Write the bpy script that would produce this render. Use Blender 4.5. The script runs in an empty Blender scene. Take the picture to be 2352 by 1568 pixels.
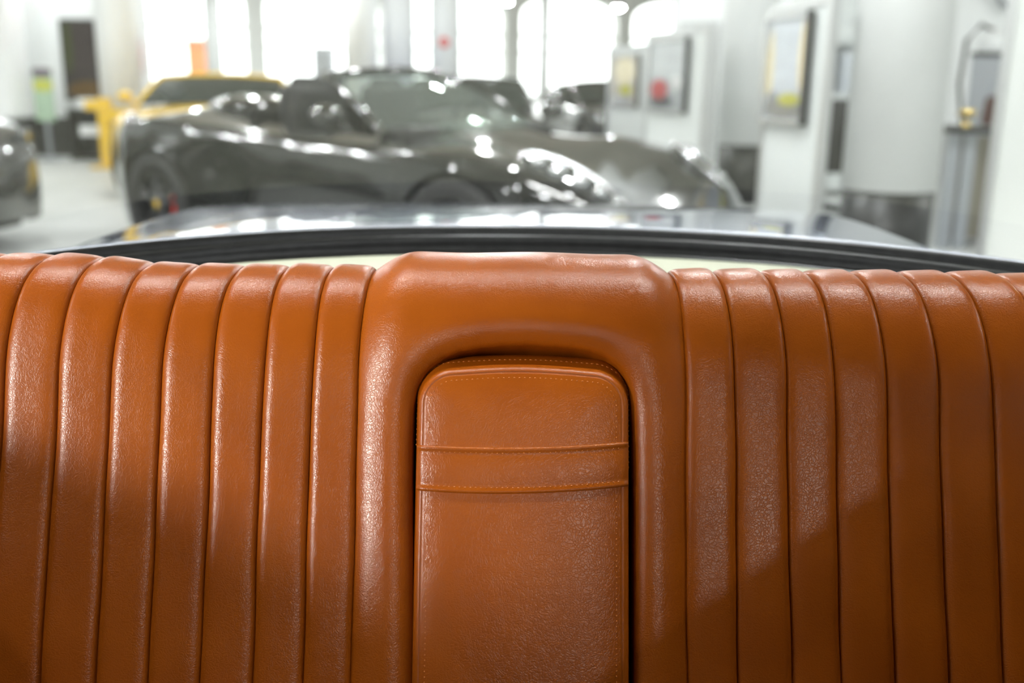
import bpy, bmesh, math, random
import numpy as np
from mathutils import Matrix, Vector

random.seed(7)
SC = bpy.context.scene
COL = SC.collection

# ------------------------------------------------------------------ camera
F = 2287.0                                  # focal length in pixels of the 2352 px wide frame
PITCH, ROLL = math.radians(14.44), math.radians(0.65)
CAM = Vector((0, 0, 1.14))
cd = bpy.data.cameras.new('camera')
cam = bpy.data.objects.new('camera', cd)
COL.objects.link(cam)
RM = Matrix.Rotation(math.pi / 2 - PITCH, 4, 'X') @ Matrix.Rotation(ROLL, 4, 'Z')
cam.matrix_world = Matrix.Translation(CAM) @ RM
cd.sensor_width = 36.0
cd.lens = 36.0 * F / 2352
cd.clip_start, cd.clip_end = 0.02, 200
cd.dof.use_dof = True
cd.dof.focus_distance = 1.0
cd.dof.aperture_fstop = 2.8
SC.camera = cam
cy = SC.cycles
cy.max_bounces, cy.diffuse_bounces, cy.glossy_bounces, cy.transparent_max_bounces = 7, 5, 4, 10
cy.adaptive_threshold = 0.02

# ------------------------------------------------------------------ daylight and exposure
w = bpy.data.worlds.new('overcast_sky')
SC.world = w
w.use_nodes = True
w.node_tree.nodes['Background'].inputs[0].default_value = (1.0, 1.0, 0.99, 1)
w.node_tree.nodes['Background'].inputs[1].default_value = 4.5
SC.view_settings.view_transform = 'Standard'
SC.view_settings.look = 'None'
SC.view_settings.exposure = 0.0
SC.view_settings.gamma = 1.0
SC.view_settings.use_curve_mapping = False
KEY_W, SPOT_W = 6800.0, 250.0                # watts of the two added, unseen lamps ahead of the car
LAMP = 880.0                                # radiance of the pendant lamps


# ------------------------------------------------------------------ helpers
def ray(px, py):
    d = RM.to_3x3() @ Vector(((px - 1176) / F, -(py - 784) / F, -1))
    return d


def at_Y(px, py, Y):
    d = ray(px, py)
    return CAM + d * (Y / d.y)


def at_Z(px, py, z):
    d = ray(px, py)
    return CAM + d * ((z - CAM.z) / d.z)


def mat(name, col, rough=0.5, metal=0.0, spec=0.5, coat=0.0, emit=None, estr=0.0):
    m = bpy.data.materials.new(name)
    m.use_nodes = True
    b = m.node_tree.nodes['Principled BSDF']
    b.inputs['Base Color'].default_value = (*col, 1)
    b.inputs['Roughness'].default_value = rough
    b.inputs['Metallic'].default_value = metal
    b.inputs['Specular IOR Level'].default_value = spec
    b.inputs['Coat Weight'].default_value = coat
    b.inputs['Coat Roughness'].default_value = 0.03
    if emit:
        b.inputs['Emission Color'].default_value = (*emit, 1)
        b.inputs['Emission Strength'].default_value = estr
    return m


def noise_mat(name, c1, c2, scale, rough=0.5, bump=0.0, coat=0.0, metal=0.0, spec=0.5):
    m = mat(name, c1, rough, metal, spec, coat)
    nt = m.node_tree
    b = nt.nodes['Principled BSDF']
    tc = nt.nodes.new('ShaderNodeTexCoord')
    n = nt.nodes.new('ShaderNodeTexNoise')
    n.inputs['Scale'].default_value = scale
    n.inputs['Detail'].default_value = 5
    r = nt.nodes.new('ShaderNodeValToRGB')
    r.color_ramp.elements[0].position, r.color_ramp.elements[1].position = 0.3, 0.7
    r.color_ramp.elements[0].color = (*c1, 1)
    r.color_ramp.elements[1].color = (*c2, 1)
    nt.links.new(tc.outputs['Object'], n.inputs['Vector'])
    nt.links.new(n.outputs['Fac'], r.inputs['Fac'])
    nt.links.new(r.outputs['Color'], b.inputs['Base Color'])
    if bump:
        bp = nt.nodes.new('ShaderNodeBump')
        bp.inputs['Strength'].default_value = bump
        bp.inputs['Distance'].default_value = 0.002
        nt.links.new(n.outputs['Fac'], bp.inputs['Height'])
        nt.links.new(bp.outputs['Normal'], b.inputs['Normal'])
    return m


def leather_mat():
    m = mat('tan_leather', (0.5, 0.17, 0.03), 0.29, 0, 0.34)
    nt = m.node_tree
    N, Lk = nt.nodes, nt.links
    b = N['Principled BSDF']
    tc = N.new('ShaderNodeTexCoord')
    # broad colour drift of the hide
    n1 = N.new('ShaderNodeTexNoise'); n1.inputs['Scale'].default_value = 9; n1.inputs['Detail'].default_value = 4
    r1 = N.new('ShaderNodeValToRGB')
    r1.color_ramp.elements[0].position, r1.color_ramp.elements[1].position = 0.32, 0.68
    r1.color_ramp.elements[0].color = (*LEATHER_A, 1)
    r1.color_ramp.elements[1].color = (*LEATHER_B, 1)
    Lk.new(tc.outputs['Object'], n1.inputs['Vector']); Lk.new(n1.outputs['Fac'], r1.inputs['Fac'])
    Lk.new(r1.outputs['Color'], b.inputs['Base Color'])
    # grain: warped cells plus fine pores
    nw = N.new('ShaderNodeTexNoise'); nw.inputs['Scale'].default_value = 60; nw.inputs['Detail'].default_value = 3
    mx = N.new('ShaderNodeMix'); mx.data_type = 'VECTOR'; mx.inputs['Factor'].default_value = 0.02
    Lk.new(tc.outputs['Object'], nw.inputs['Vector'])
    Lk.new(tc.outputs['Object'], mx.inputs[4]); Lk.new(nw.outputs['Color'], mx.inputs[5])
    v = N.new('ShaderNodeTexVoronoi'); v.feature = 'DISTANCE_TO_EDGE'; v.inputs['Scale'].default_value = 330
    Lk.new(mx.outputs[1], v.inputs['Vector'])
    rv = N.new('ShaderNodeMapRange'); rv.inputs[1].default_value = 0.0; rv.inputs[2].default_value = 0.18
    Lk.new(v.outputs['Distance'], rv.inputs[0])
    n2 = N.new('ShaderNodeTexNoise'); n2.inputs['Scale'].default_value = 700; n2.inputs['Detail'].default_value = 2
    Lk.new(tc.outputs['Object'], n2.inputs['Vector'])
    n3 = N.new('ShaderNodeTexNoise'); n3.inputs['Scale'].default_value = 30; n3.inputs['Detail'].default_value = 5
    n3.inputs['Distortion'].default_value = 1.5
    Lk.new(tc.outputs['Object'], n3.inputs['Vector'])
    a1 = N.new('ShaderNodeMath'); a1.operation = 'MULTIPLY_ADD'; a1.inputs[1].default_value = 0.5
    Lk.new(n2.outputs['Fac'], a1.inputs[0]); Lk.new(rv.outputs[0], a1.inputs[2])
    a2 = N.new('ShaderNodeMath'); a2.operation = 'MULTIPLY_ADD'; a2.inputs[1].default_value = 1.0
    Lk.new(n3.outputs['Fac'], a2.inputs[0]); Lk.new(a1.outputs[0], a2.inputs[2])
    bp = N.new('ShaderNodeBump'); bp.inputs['Strength'].default_value = 0.15; bp.inputs['Distance'].default_value = 0.0006
    Lk.new(a2.outputs[0], bp.inputs['Height'])
    Lk.new(bp.outputs['Normal'], b.inputs['Normal'])
    return m


def glass_mat(name, tint, haze, hazecol=(0.8, 0.83, 0.78), refl=0.06):
    """thin pane: clear with a film of dust (on the windscreen, painted reflection) and a faint reflection"""
    m = bpy.data.materials.new(name)
    m.use_nodes = True
    nt = m.node_tree
    N, Lk = nt.nodes, nt.links
    N.remove(N['Principled BSDF'])
    out = N['Material Output']
    t = N.new('ShaderNodeBsdfTransparent'); t.inputs[0].default_value = (*tint, 1)
    d = N.new('ShaderNodeBsdfDiffuse'); d.inputs[0].default_value = (*hazecol, 1)
    tl = N.new('ShaderNodeBsdfTranslucent'); tl.inputs[0].default_value = (*hazecol, 1)
    md = N.new('ShaderNodeMixShader'); md.inputs[0].default_value = 0.5
    Lk.new(d.outputs[0], md.inputs[1]); Lk.new(tl.outputs[0], md.inputs[2])
    g = N.new('ShaderNodeBsdfGlossy'); g.inputs['Roughness'].default_value = 0.01
    m1 = N.new('ShaderNodeMixShader'); m1.inputs[0].default_value = haze
    Lk.new(t.outputs[0], m1.inputs[1]); Lk.new(md.outputs[0], m1.inputs[2])
    m2 = N.new('ShaderNodeMixShader'); m2.inputs[0].default_value = refl
    Lk.new(m1.outputs[0], m2.inputs[1]); Lk.new(g.outputs[0], m2.inputs[2])
    Lk.new(m2.outputs[0], out.inputs[0])
    return m


def empty(name, loc, rz=0.0, label=None, cat=None, group=None, kind=None):
    o = bpy.data.objects.new(name, None)
    COL.objects.link(o)
    o.empty_display_size = 0.1
    o.location = loc
    o.rotation_euler = (0, 0, rz)
    tag(o, label, cat, group, kind)
    return o


def tag(o, label=None, cat=None, group=None, kind=None):
    for k, v in (('label', label), ('category', cat), ('group', group), ('kind', kind)):
        if v:
            o[k] = v
    return o


def mesh(name, V, Fc, m, parent=None, smooth=True, world=False, kind=None, label=None, auto=None):
    me = bpy.data.meshes.new(name)
    me.from_pydata([tuple(v) for v in V], [], Fc)
    if smooth:
        me.polygons.foreach_set('use_smooth', [True] * len(me.polygons))
    me.update()
    o = bpy.data.objects.new(name, me)
    COL.objects.link(o)
    if m:
        me.materials.append(m)
    if parent:
        o.parent = parent
        if world:
            o.matrix_parent_inverse = (Matrix.Translation(parent.location) @ Matrix.Rotation(parent.rotation_euler.z, 4, 'Z')).inverted()
    if kind:
        o['kind'] = kind
    if label:
        o['label'] = label
    return o


class MB:
    """collects simple solids into one vertex / face list"""
    def __init__(s):
        s.v, s.f = [], []

    def add(s, V, Fc):
        n = len(s.v)
        s.v += [tuple(p) for p in V]
        s.f += [tuple(i + n for i in f) for f in Fc]
        return s

    def box(s, c, d, rz=0.0, bev=0.0):
        x, y, z = d[0] / 2, d[1] / 2, d[2] / 2
        if bev <= 0:
            P = [(-x, -y, -z), (x, -y, -z), (x, y, -z), (-x, y, -z), (-x, -y, z), (x, -y, z), (x, y, z), (-x, y, z)]
            Q = [(0, 3, 2, 1), (4, 5, 6, 7), (0, 1, 5, 4), (1, 2, 6, 5), (2, 3, 7, 6), (3, 0, 4, 7)]
        else:
            bm = bmesh.new()
            bmesh.ops.create_cube(bm, size=1)
            for v in bm.verts:
                v.co = (v.co.x * d[0], v.co.y * d[1], v.co.z * d[2])
            bmesh.ops.bevel(bm, geom=list(bm.edges), offset=bev, segments=3, affect='EDGES', profile=0.5)
            bm.verts.index_update()
            P = [v.co.copy() for v in bm.verts]
            Q = [tuple(v.index for v in f.verts) for f in bm.faces]
            bm.free()
        ca, sa = math.cos(rz), math.sin(rz)
        P = [(c[0] + p[0] * ca - p[1] * sa, c[1] + p[0] * sa + p[1] * ca, c[2] + p[2]) for p in P]
        return s.add(P, Q)

    def tube(s, pts, r, n=8, close=False):
        pts = [Vector(p) for p in pts]
        V, Fc = [], []
        m = len(pts)
        rr = r if isinstance(r, (list, tuple)) else [r] * m
        for i, p in enumerate(pts):
            a = pts[(i - 1) % m] if (i > 0 or close) else p
            b = pts[(i + 1) % m] if (i < m - 1 or close) else p
            t = (b - a).normalized()
            up = Vector((0, 0, 1)) if abs(t.z) < 0.9 else Vector((1, 0, 0))
            e1 = t.cross(up).normalized(); e2 = t.cross(e1)
            for k in range(n):
                q = 2 * math.pi * k / n
                V.append(p + e1 * (rr[i] * math.cos(q)) + e2 * (rr[i] * math.sin(q)))
        for i in range(m if close else m - 1):
            j = (i + 1) % m
            for k in range(n):
                Fc.append((i * n + k, j * n + k, j * n + (k + 1) % n, i * n + (k + 1) % n))
        if not close:
            Fc.append(tuple(range(n))[::-1]); Fc.append(tuple((m - 1) * n + k for k in range(n)))
        return s.add(V, Fc)

    def lathe(s, prof, c=(0, 0, 0), axis='z', n=24, caps=True):
        V, Fc = [], []
        for r, z in prof:
            for k in range(n):
                q = 2 * math.pi * k / n
                a, b = r * math.cos(q), r * math.sin(q)
                p = {'z': (a, b, z), 'y': (a, z, b), 'x': (z, a, b)}[axis]
                V.append((c[0] + p[0], c[1] + p[1], c[2] + p[2]))
        for i in range(len(prof) - 1):
            for k in range(n):
                Fc.append((i * n + k, i * n + (k + 1) % n, (i + 1) * n + (k + 1) % n, (i + 1) * n + k))
        if caps:
            Fc.append(tuple(range(n))[::-1]); Fc.append(tuple((len(prof) - 1) * n + k for k in range(n)))
        return s.add(V, Fc)

    def ell(s, c, r, n=16, m=10):
        V, Fc = [], []
        for i in range(m + 1):
            a = math.pi * i / m
            for k in range(n):
                q = 2 * math.pi * k / n
                V.append((c[0] + r[0] * math.sin(a) * math.cos(q), c[1] + r[1] * math.sin(a) * math.sin(q), c[2] + r[2] * math.cos(a)))
        for i in range(m):
            for k in range(n):
                Fc.append((i * n + k, (i + 1) * n + k, (i + 1) * n + (k + 1) % n, i * n + (k + 1) % n))
        return s.add(V, Fc)

    def grid(s, rows):
        n = len(rows[0])
        V = [p for r in rows for p in r]
        Fc = [(i * n + k, i * n + k + 1, (i + 1) * n + k + 1, (i + 1) * n + k) for i in range(len(rows) - 1) for k in range(n - 1)]
        return s.add(V, Fc)

    def build(s, name, m, parent=None, smooth=False, world=False, kind=None, label=None):
        return mesh(name, s.v, s.f, m, parent, smooth, world, kind, label)


def fix_normals(o):
    bm = bmesh.new(); bm.from_mesh(o.data)
    bmesh.ops.recalc_face_normals(bm, faces=bm.faces)
    bm.to_mesh(o.data); bm.free()
    return o


# ------------------------------------------------------------------ materials
LEATHER_A, LEATHER_B = (0.235, 0.051, 0.0016), (0.28, 0.065, 0.0026)
M_leather = leather_mat()
M_thread = mat('tan_thread', (0.40, 0.12, 0.02), 0.6)
M_core = mat('gap_shade_foam', (0.02, 0.012, 0.008), 0.9)
M_rubber = noise_mat('black_rubber', (0.004, 0.004, 0.004), (0.008, 0.008, 0.008), 60, 0.36, spec=0.25)
M_rubber.node_tree.nodes['Principled BSDF'].inputs['Specular Tint'].default_value = (0.14, 0.14, 0.15, 1)
M_cream = noise_mat('cream_vinyl', (0.37, 0.38, 0.28), (0.41, 0.42, 0.32), 80, 0.55, 0.1)
M_blue = mat('blue_paint', (0.035, 0.06, 0.15), 0.22, 0.25, 0.5, 1.0)
M_chrome = mat('bright_trim', (0.75, 0.76, 0.78), 0.18, 1.0)
M_edge = mat('dull_trim', (0.32, 0.34, 0.38), 0.35, 0.6)
M_pane_car = glass_mat('dusty_car_glass', (0.93, 0.97, 0.965), 0.024, (0.8, 0.83, 0.80))
M_headliner = mat('headliner', (0.035, 0.033, 0.03), 0.9)
M_white = noise_mat('white_plaster', (0.80, 0.815, 0.815), (0.84, 0.855, 0.855), 3, 0.7)
M_pier = noise_mat('pier_paint', (0.80, 0.81, 0.79), (0.84, 0.85, 0.83), 2, 0.7)
M_dado = noise_mat('black_dado_paint', (0.018, 0.019, 0.018), (0.03, 0.03, 0.028), 4, 0.4)
M_floor = noise_mat('polished_concrete', (0.40, 0.412, 0.395), (0.50, 0.512, 0.495), 0.9, 0.5, spec=0.3)
M_ceil = noise_mat('ceiling_plaster', (0.40, 0.37, 0.32), (0.52, 0.49, 0.43), 0.8, 0.8)
M_alu = mat('aluminium', (0.62, 0.63, 0.63), 0.35, 0.7)
M_grey = mat('grey_plastic', (0.35, 0.37, 0.40), 0.5)
M_black = mat('black_plastic', (0.012, 0.012, 0.012), 0.45)
M_panel = noise_mat('panel_white', (0.74, 0.77, 0.765), (0.78, 0.81, 0.805), 2, 0.5)
M_blank = noise_mat('blank_board', (0.60, 0.62, 0.60), (0.64, 0.66, 0.64), 2, 0.6)
M_tire = mat('tire_rubber', (0.03, 0.03, 0.03), 0.75)
M_rim = mat('dark_rim', (0.08, 0.08, 0.085), 0.35, 0.8)
M_red = mat('red_lacquer', (0.75, 0.02, 0.015), 0.35)
M_yellow = mat('yellow_paint', (0.78, 0.50, 0.02), 0.3, coat=0.6)
M_blackpaint = mat('black_car_paint', (0.010, 0.011, 0.010), 0.12, 0.0, 0.5, 1.0)
M_darkglass = mat('tinted_glass', (0.02, 0.028, 0.025), 0.04, 0, 0.6)
M_clearglass = glass_mat('windscreen_glass', (0.72, 0.80, 0.75), 0.17, (0.62, 0.70, 0.65), 0.12)  # strong haze paints in the windscreen's pale reflection
M_winpane = glass_mat('window_pane', (0.97, 0.98, 0.97), 0.02, (0.8, 0.8, 0.8), 0.02)
M_lamp = mat('lamp_diffuser', (0.9, 0.9, 0.9), 0.5, emit=(0.99, 1.0, 1.0), estr=LAMP)
M_taupe = mat('taupe_laminate', (0.22, 0.20, 0.16), 0.5)
M_brown = noise_mat('brown_wood', (0.13, 0.09, 0.045), (0.2, 0.14, 0.07), 9, 0.5)
M_frame = mat('window_bar_paint', (0.30, 0.29, 0.24), 0.5)

# ------------------------------------------------------------------ the showroom shell
CEIL = 4.1
X0R, X1R, Y0R, Y1R = -14.0, 9.5, -14.0, 40.0


def st(name, mb, m, parent=None, smooth=False):
    o = mb.build(name, m, parent, smooth)
    if parent is None:
        o['kind'] = 'structure'
    return o


st('floor', MB().box(((X0R + X1R) / 2, (Y0R + Y1R) / 2, -0.1), (X1R - X0R + 2, Y1R - Y0R + 2, 0.2)), M_floor)
_c = [(-15, -14), (10.5, -14), (10.5, 28 + 0.3994 * 17.71), (-15, 28 + 0.3994 * -7.79)]
st('ceiling', MB().add([(x, y, CEIL) for x, y in _c] + [(x, y, CEIL + 0.2) for x, y in _c], [(0, 1, 2, 3), (7, 6, 5, 4), (0, 4, 5, 1), (1, 5, 6, 2), (2, 6, 7, 3), (3, 7, 4, 0)]), M_ceil)
st('wall_left', MB().box((X0R - 0.1, 12, CEIL / 2), (0.2, 54, CEIL)), M_white)
st('wall_right', MB().box((X1R + 0.1, 12, CEIL / 2), (0.2, 54, CEIL)), M_white)

WIN_N = [0]


def arch_wall(name, P0, step, k0, k1, panes_from=None):
    """row of piers with basket arches between them; the windows hang in the openings"""
    P0, step = Vector((*P0, 0)), Vector((*step, 0))
    S = step.length
    t = step / S
    n = Vector((-t.y, t.x, 0))
    th, pw, sill, spring, top = 0.45, 0.24, 0.55, 3.05, 3.68
    body = MB()
    for k in range(k0, k1):
        A = P0 + step * k
        pts = []
        NN = 18
        for i in range(NN + 1):
            a = math.pi * i / NN
            cx = -math.cos(a)
            sz = abs(math.sin(a)) ** 0.75
            pts.append((S / 2 + cx * (S / 2 - pw), spring + (top - spring) * sz))
        rows_f, rows_b = [], []
        for (u, z) in pts:
            f = A + t * u - n * th / 2; b = A + t * u + n * th / 2
            rows_f.append([(f.x, f.y, z), (f.x, f.y, CEIL)])
            rows_b.append([(b.x, b.y, z), (b.x, b.y, CEIL)])
        body.grid(rows_f); body.grid(rows_b)
        body.grid([[r1[0], r2[0]] for r1, r2 in zip(rows_f, rows_b)])
        for u in (pw / 2, S - pw / 2):
            c = A + t * u
            body.box((c.x, c.y, CEIL / 2), (pw, th, CEIL), math.atan2(t.y, t.x))
        c = A + t * S / 2
        body.box((c.x, c.y, sill / 2), (S - 2 * pw, th, sill), math.atan2(t.y, t.x))
        WIN_N[0] += 1
        win = MB()
        ang = math.atan2(t.y, t.x)
        for z, bw in ((2.56, 0.07), (2.06, 0.05), (sill + 0.04, 0.08)):
            win.box((c.x, c.y, z), (S - 2 * pw, 0.08, bw), ang)
        o = win.build('window_%d' % WIN_N[0], M_frame)
        o['kind'] = 'structure'
        g = MB()
        ring = [(A + t * pts[0][0])] + [A + t * u for u, z in pts] + [A + t * pts[-1][0]]
        zz = [sill] + [z for u, z in pts] + [sill]
        g.add([(p.x, p.y, z) for p, z in zip(ring, zz)], [tuple(range(len(ring)))])
        g.build('pane', M_winpane, o)
    o = body.build(name, M_pier)
    o['kind'] = 'structure'
    return o


arch_wall('wall_back', (-7.0, 28.0), (3.43, 1.37), -2, 6)
arch_wall('wall_front', (-13.5, -13.5), (3.8, 0.0), 0, 6)


# white cross walls with a black dado
def cross_wall(name, xa, xb, y):
    o = st(name, MB().box(((xa + xb) / 2, y, (0.585 + CEIL) / 2), (xb - xa, 0.3, CEIL - 0.585)), M_white)
    MB().box(((xa + xb) / 2, y, 0.2925), (xb - xa + 0.02, 0.32, 0.585)).build('dado', M_dado, o)
    return o


cross_wall('wall_far_left', X0R, -5.62, 15.8)
o = st('wall_far_right', MB().box((5.75, 13.2, CEIL / 2), (7.5, 0.3, CEIL)), M_white)
MB().box((5.75, 13.03, 0.06), (7.5, 0.05, 0.12)).build('baseboard', M_grey, o)


def column(x, y, r, label, lo=0.585):
    root = empty('column', (x, y, 0), 0, None, None, None, 'structure')
    MB().lathe([(r, lo), (r, CEIL)], n=40).build('shaft', M_white, root, True)
    MB().lathe([(r - 0.008, 0), (r - 0.008, lo)], n=40).build('base', M_dado, root, True)
    root['label'] = label
    return root


column(2.15, 5.77, 0.26, 'thick white round column with black base beside the display boards')
column(2.32, 10.3, 0.26, 'white round column between two poster boards')
column(-5.45, 14.2, 0.27, 'white round column beside the yellow lift post')
column(-2.40, 16.2, 0.26, 'white column in front of the wide window')
column(-2.02, 18.0, 0.27, 'shaded white column just behind another column')
column(-1.25, 18.5, 0.27, 'grey-white column with a small red notice')
column(-7.62, 26.2, 0.21, 'slender far column before the first window')
column(0.74, 26.5, 0.15, 'thin white post before the far windows')
root = empty('pillar', (-7.5, 14.6, 0), 0, 'broad white pillar at the edge above the dark car', None, None, 'structure')
MB().box((0, 0, (0.6 + CEIL) / 2), (0.95, 0.6, CEIL - 0.6), 0, 0.04).build('shaft', M_white, root)
MB().box((0, 0, 0.3), (0.93, 0.58, 0.6)).build('base', M_dado, root)

# ceiling beams
for i, y in enumerate((9.0, 16.5, 24.0)):
    st('trim_%d' % (i + 1), MB().box((-2.2, y, CEIL - 0.13), (23.0, 0.35, 0.26)), M_ceil)


# ------------------------------------------------------------------ pendant lamps
def make_lamp(z=3.55):
    r = empty('pendant_lamp', (0, 0, 0))
    MB().lathe([(0.09, 0.0), (0.085, -0.012), (0.06, -0.03), (0.01, -0.04)], n=20).build('bulb_disc', M_lamp, r, True)
    MB().lathe([(0.094, -0.005), (0.105, 0.0), (0.10, 0.06), (0.06, 0.15), (0.03, 0.2)], n=20).build('shade', M_alu, r, True)
    MB().lathe([(0.008, 0.2), (0.008, CEIL - z)], n=8).build('rod', M_black, r, True)
    return r


def copy_tree(o, parent=None):
    c = o.copy()
    COL.objects.link(c)
    c.parent = parent
    for ch in list(o.children):
        copy_tree(ch, c)
    return c


for px, py, Y, nm in ((1420, 17, 20.0, 'round glowing ceiling lamp before the arch nearest the white wall'), (1163, 4, 20.0, 'round glowing ceiling lamp above the middle columns')):
    p = at_Y(px, py, Y)
    o = make_lamp(p.z)
    o.location = p
    tag(o, nm, 'lamp', 'pendant lamps')
lamp0 = make_lamp()
lamp0.location = (0.9, 4.3, 3.55)  # unseen lamp off the grid, added to brighten the thick column
tag(lamp0, 'unseen pendant lamp added to brighten the thick column', 'lamp', 'pendant lamps overhead')
first = False
for y in (24.0, 20.0, 15.5, 11.0, 6.5, 2.0, -2.5):
    for x in (-9.9, -6.6, -3.4, -0.16, 3.1, 6.3):
        if (y > 12 and x > 5) or (y == 20.0 and x in (-0.16, 3.1)) or (y == 24.0 and x in (-9.9, 3.1)) or (y == 2.0 and x in (-3.4, -0.16, 3.1)) or (y < 0 and x > -3):
            continue
        o = lamp0 if first else copy_tree(lamp0)
        first = False
        o.location = (x, y, 3.55)
        tag(o, 'unseen pendant lamp added to brighten the thick column', 'lamp', 'pendant lamps overhead')

# unseen tube lights added to put highlights on the seat's top roll
M_tube = mat('tube_glow', (0.9, 0.9, 0.9), 0.5, emit=(1.0, 0.99, 0.97), estr=330.0)
for x, y, nm in ((-0.95, 1.25, 'added unseen tube light above the car, towards the open floor'), (0.95, 1.25, 'added unseen tube light above the car, towards the display boards')):
    t = empty('added_tube_light', (x, y, 3.3), 0, nm, 'lamp', 'added tube lights above the car')
    MB().tube([(-0.75, 0, 0), (0.75, 0, 0)], 0.019, 12).build('tube', M_tube, t, True)
    MB().box((0, 0, 0.06), (1.7, 0.12, 0.05), 0, 0.01).build('housing', M_alu, t)
    for sx in (-0.6, 0.6):
        MB().tube([(sx, 0, 0.08), (sx, 0, CEIL - 3.3)], 0.006, 6).build('wire', M_black, t, True)

# ------------------------------------------------------------------ rear seat: the profile it is upholstered over
_pts = np.array([(.745, .28), (.805, .44), (.8547, .5772), (.8917, .6789), (.9140, .7363), (.9385, .8009), (.9640, .8719), (.9852, .9118),
                 (1.0088, .9390), (1.0365, .9500), (1.062, .9495), (1.09, .939), (1.108, .913), (1.115, .865)])
_ch = np.concatenate([[0], np.cumsum(np.hypot(*np.diff(_pts, axis=0).T))])
_dense = np.linspace(0, _ch[-1], 1200)
_Y, _Z = np.interp(_dense, _ch, _pts[:, 0]), np.interp(_dense, _ch, _pts[:, 1])
_k = np.exp(-0.5 * (np.arange(-60, 61) / 24.0) ** 2); _k /= _k.sum()


def _sm(a):
    p = np.concatenate([2 * a[0] - a[60:0:-1], a, 2 * a[-1] - a[-2:-62:-1]])
    return np.convolve(p, _k, 'valid')


_Y, _Z = _sm(_Y), _sm(_Z)
_tY, _tZ = np.gradient(_Y, _dense), np.gradient(_Z, _dense)
_l = np.hypot(_tY, _tZ); _tY /= _l; _tZ /= _l
SMAX = _dense[-1]


def prof(s):
    return (np.interp(s, _dense, _Y), np.interp(s, _dense, _Z), -np.interp(s, _dense, _tZ), np.interp(s, _dense, _tY))


def crest_lift(u):
    """the backrest stands a little taller towards its outer end"""
    t = min(max((-u - 0.36) / 0.12, 0), 1)
    return 0.0085 * t * t * (3 - 2 * t)


_im = int(np.argmax(_Z))
S_CR = float(np.interp(0.90, _Z[:_im], _dense[:_im]))


def seat_pt(u, s, d):
    y, z, ny, nz = prof(s)
    k = min(max((s - S_CR + 0.12) / 0.16, 0), 1)
    k = k * k * (3 - 2 * k)
    return (u, y + ny * d, z + nz * d + crest_lift(u) * k)


def hit(px, py):
    """(u, s) where the line of sight meets the upholstery profile"""
    d = ray(px, py)
    lam = _Y / d.y
    g = CAM.z + lam * d.z - _Z
    i = np.where(g[:-1] * g[1:] <= 0)[0]
    i = int(i[0]) if len(i) else int(np.argmin(np.abs(g)))
    return float(lam[i] * d.x), float(_dense[i])


SEAT = empty('rear_seat', (0, 0.9, 0.28), 0, 'tan leather rear bench backrest with vertical pleats and folded centre armrest', 'seat')

SEAMS_L = [hit(x, 1000)[0] for x in (2, 125.5, 248.8, 365.5, 483, 600, 712.6, 819)]
SEAMS_R = [hit(x, 1000)[0] for x in (1576, 1689, 1809, 1920, 2039.5, 2160, 2284)]
SEAMS_L = [SEAMS_L[0] - 0.054 * k for k in (3, 2, 1)] + SEAMS_L
SEAMS_R = SEAMS_R + [SEAMS_R[-1] + 0.054 * k for k in (1, 2, 3)]


def seam_x(u, s, ph):
    k = min(max((s - S_CR + 0.05) / 0.14, 0), 1)
    low = max(0.0, (S_CR - 0.1 - s))
    return u * (1 - 0.035 * k * k) + 0.0006 * math.sin(s * 19 + ph) + 0.0003 * math.sin(s * 47 + ph * 2)


NC, NR = 27, 150


def pleat(ua, ub, pa, pb, rnd):
    rows = []
    h0 = 0.0072 + rnd.uniform(-.0006, .0006)
    out = 1 if (ua + ub) > 0 else -1
    p1, p2 = rnd.uniform(0, 6), rnd.uniform(0, 6)
    for i in range(NR + 1):
        s = SMAX * i / NR
        xa, xb = seam_x(ua, s, pa), seam_x(ub, s, pb)
        r = []
        for j in range(NC + 1):
            t = 0.5 - 0.5 * math.cos(math.pi * j / NC)
            e = abs(2 * t - 1)
            h = h0 * (1 + 0.08 * math.sin(s * 17 + p1) + 0.05 * math.sin(s * 41 + p2))
            b = h * (1 - e ** 5.0) ** 0.58
            # each pleat is stuffed a touch fuller towards its outer seam
            b *= 1 + 0.16 * out * (2 * t - 1) * (1 - e ** 6)
            r.append(seat_pt(xa + (xb - xa) * t, s, b - 0.0035))
        rows.append(r)
    mb = MB().grid(rows)
    return mb.build('pleat', M_leather, SEAT, True, True)


rnd = random.Random(3)
for L in (SEAMS_L, SEAMS_R):
    ph = [rnd.uniform(0, 6) for _ in L]
    for i in range(len(L) - 1):
        pleat(L[i], L[i + 1], ph[i], ph[i + 1], rnd)
    if L is SEAMS_L:
        PHL = ph[-1]
    else:
        PHR = ph[0]

# foam core behind the cover, coloured dark so the gaps look shaded
rows = [[seat_pt(u, SMAX * i / 40, -0.075) for u in np.linspace(-0.74, 0.76, 24)] for i in range(34)]
MB().grid(rows).build('foam_core', M_core, SEAT, True, True)

# centre pad around the armrest slot
slot_px = [(950, 1760), (950, 1600), (950, 1450), (949, 1300), (947, 1200), (946, 1100), (947, 1000), (950, 930), (958, 893), (972, 866), (993, 842), (1022, 821),
           (1060, 806), (1110, 797), (1160, 793), (1215, 793), (1270, 796), (1320, 800), (1360, 807), (1395, 821), (1420, 843), (1436, 868), (1446, 900),
           (1451, 940), (1454, 1000), (1456, 1100), (1457, 1200), (1457, 1300), (1457, 1450), (1457, 1600), (1457, 1760)]
slot = np.array([hit(*p) for p in slot_px])
slot[0, 1] = slot[-1, 1] = 0.0
UL, UR = SEAMS_L[-1], SEAMS_R[0]


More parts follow.
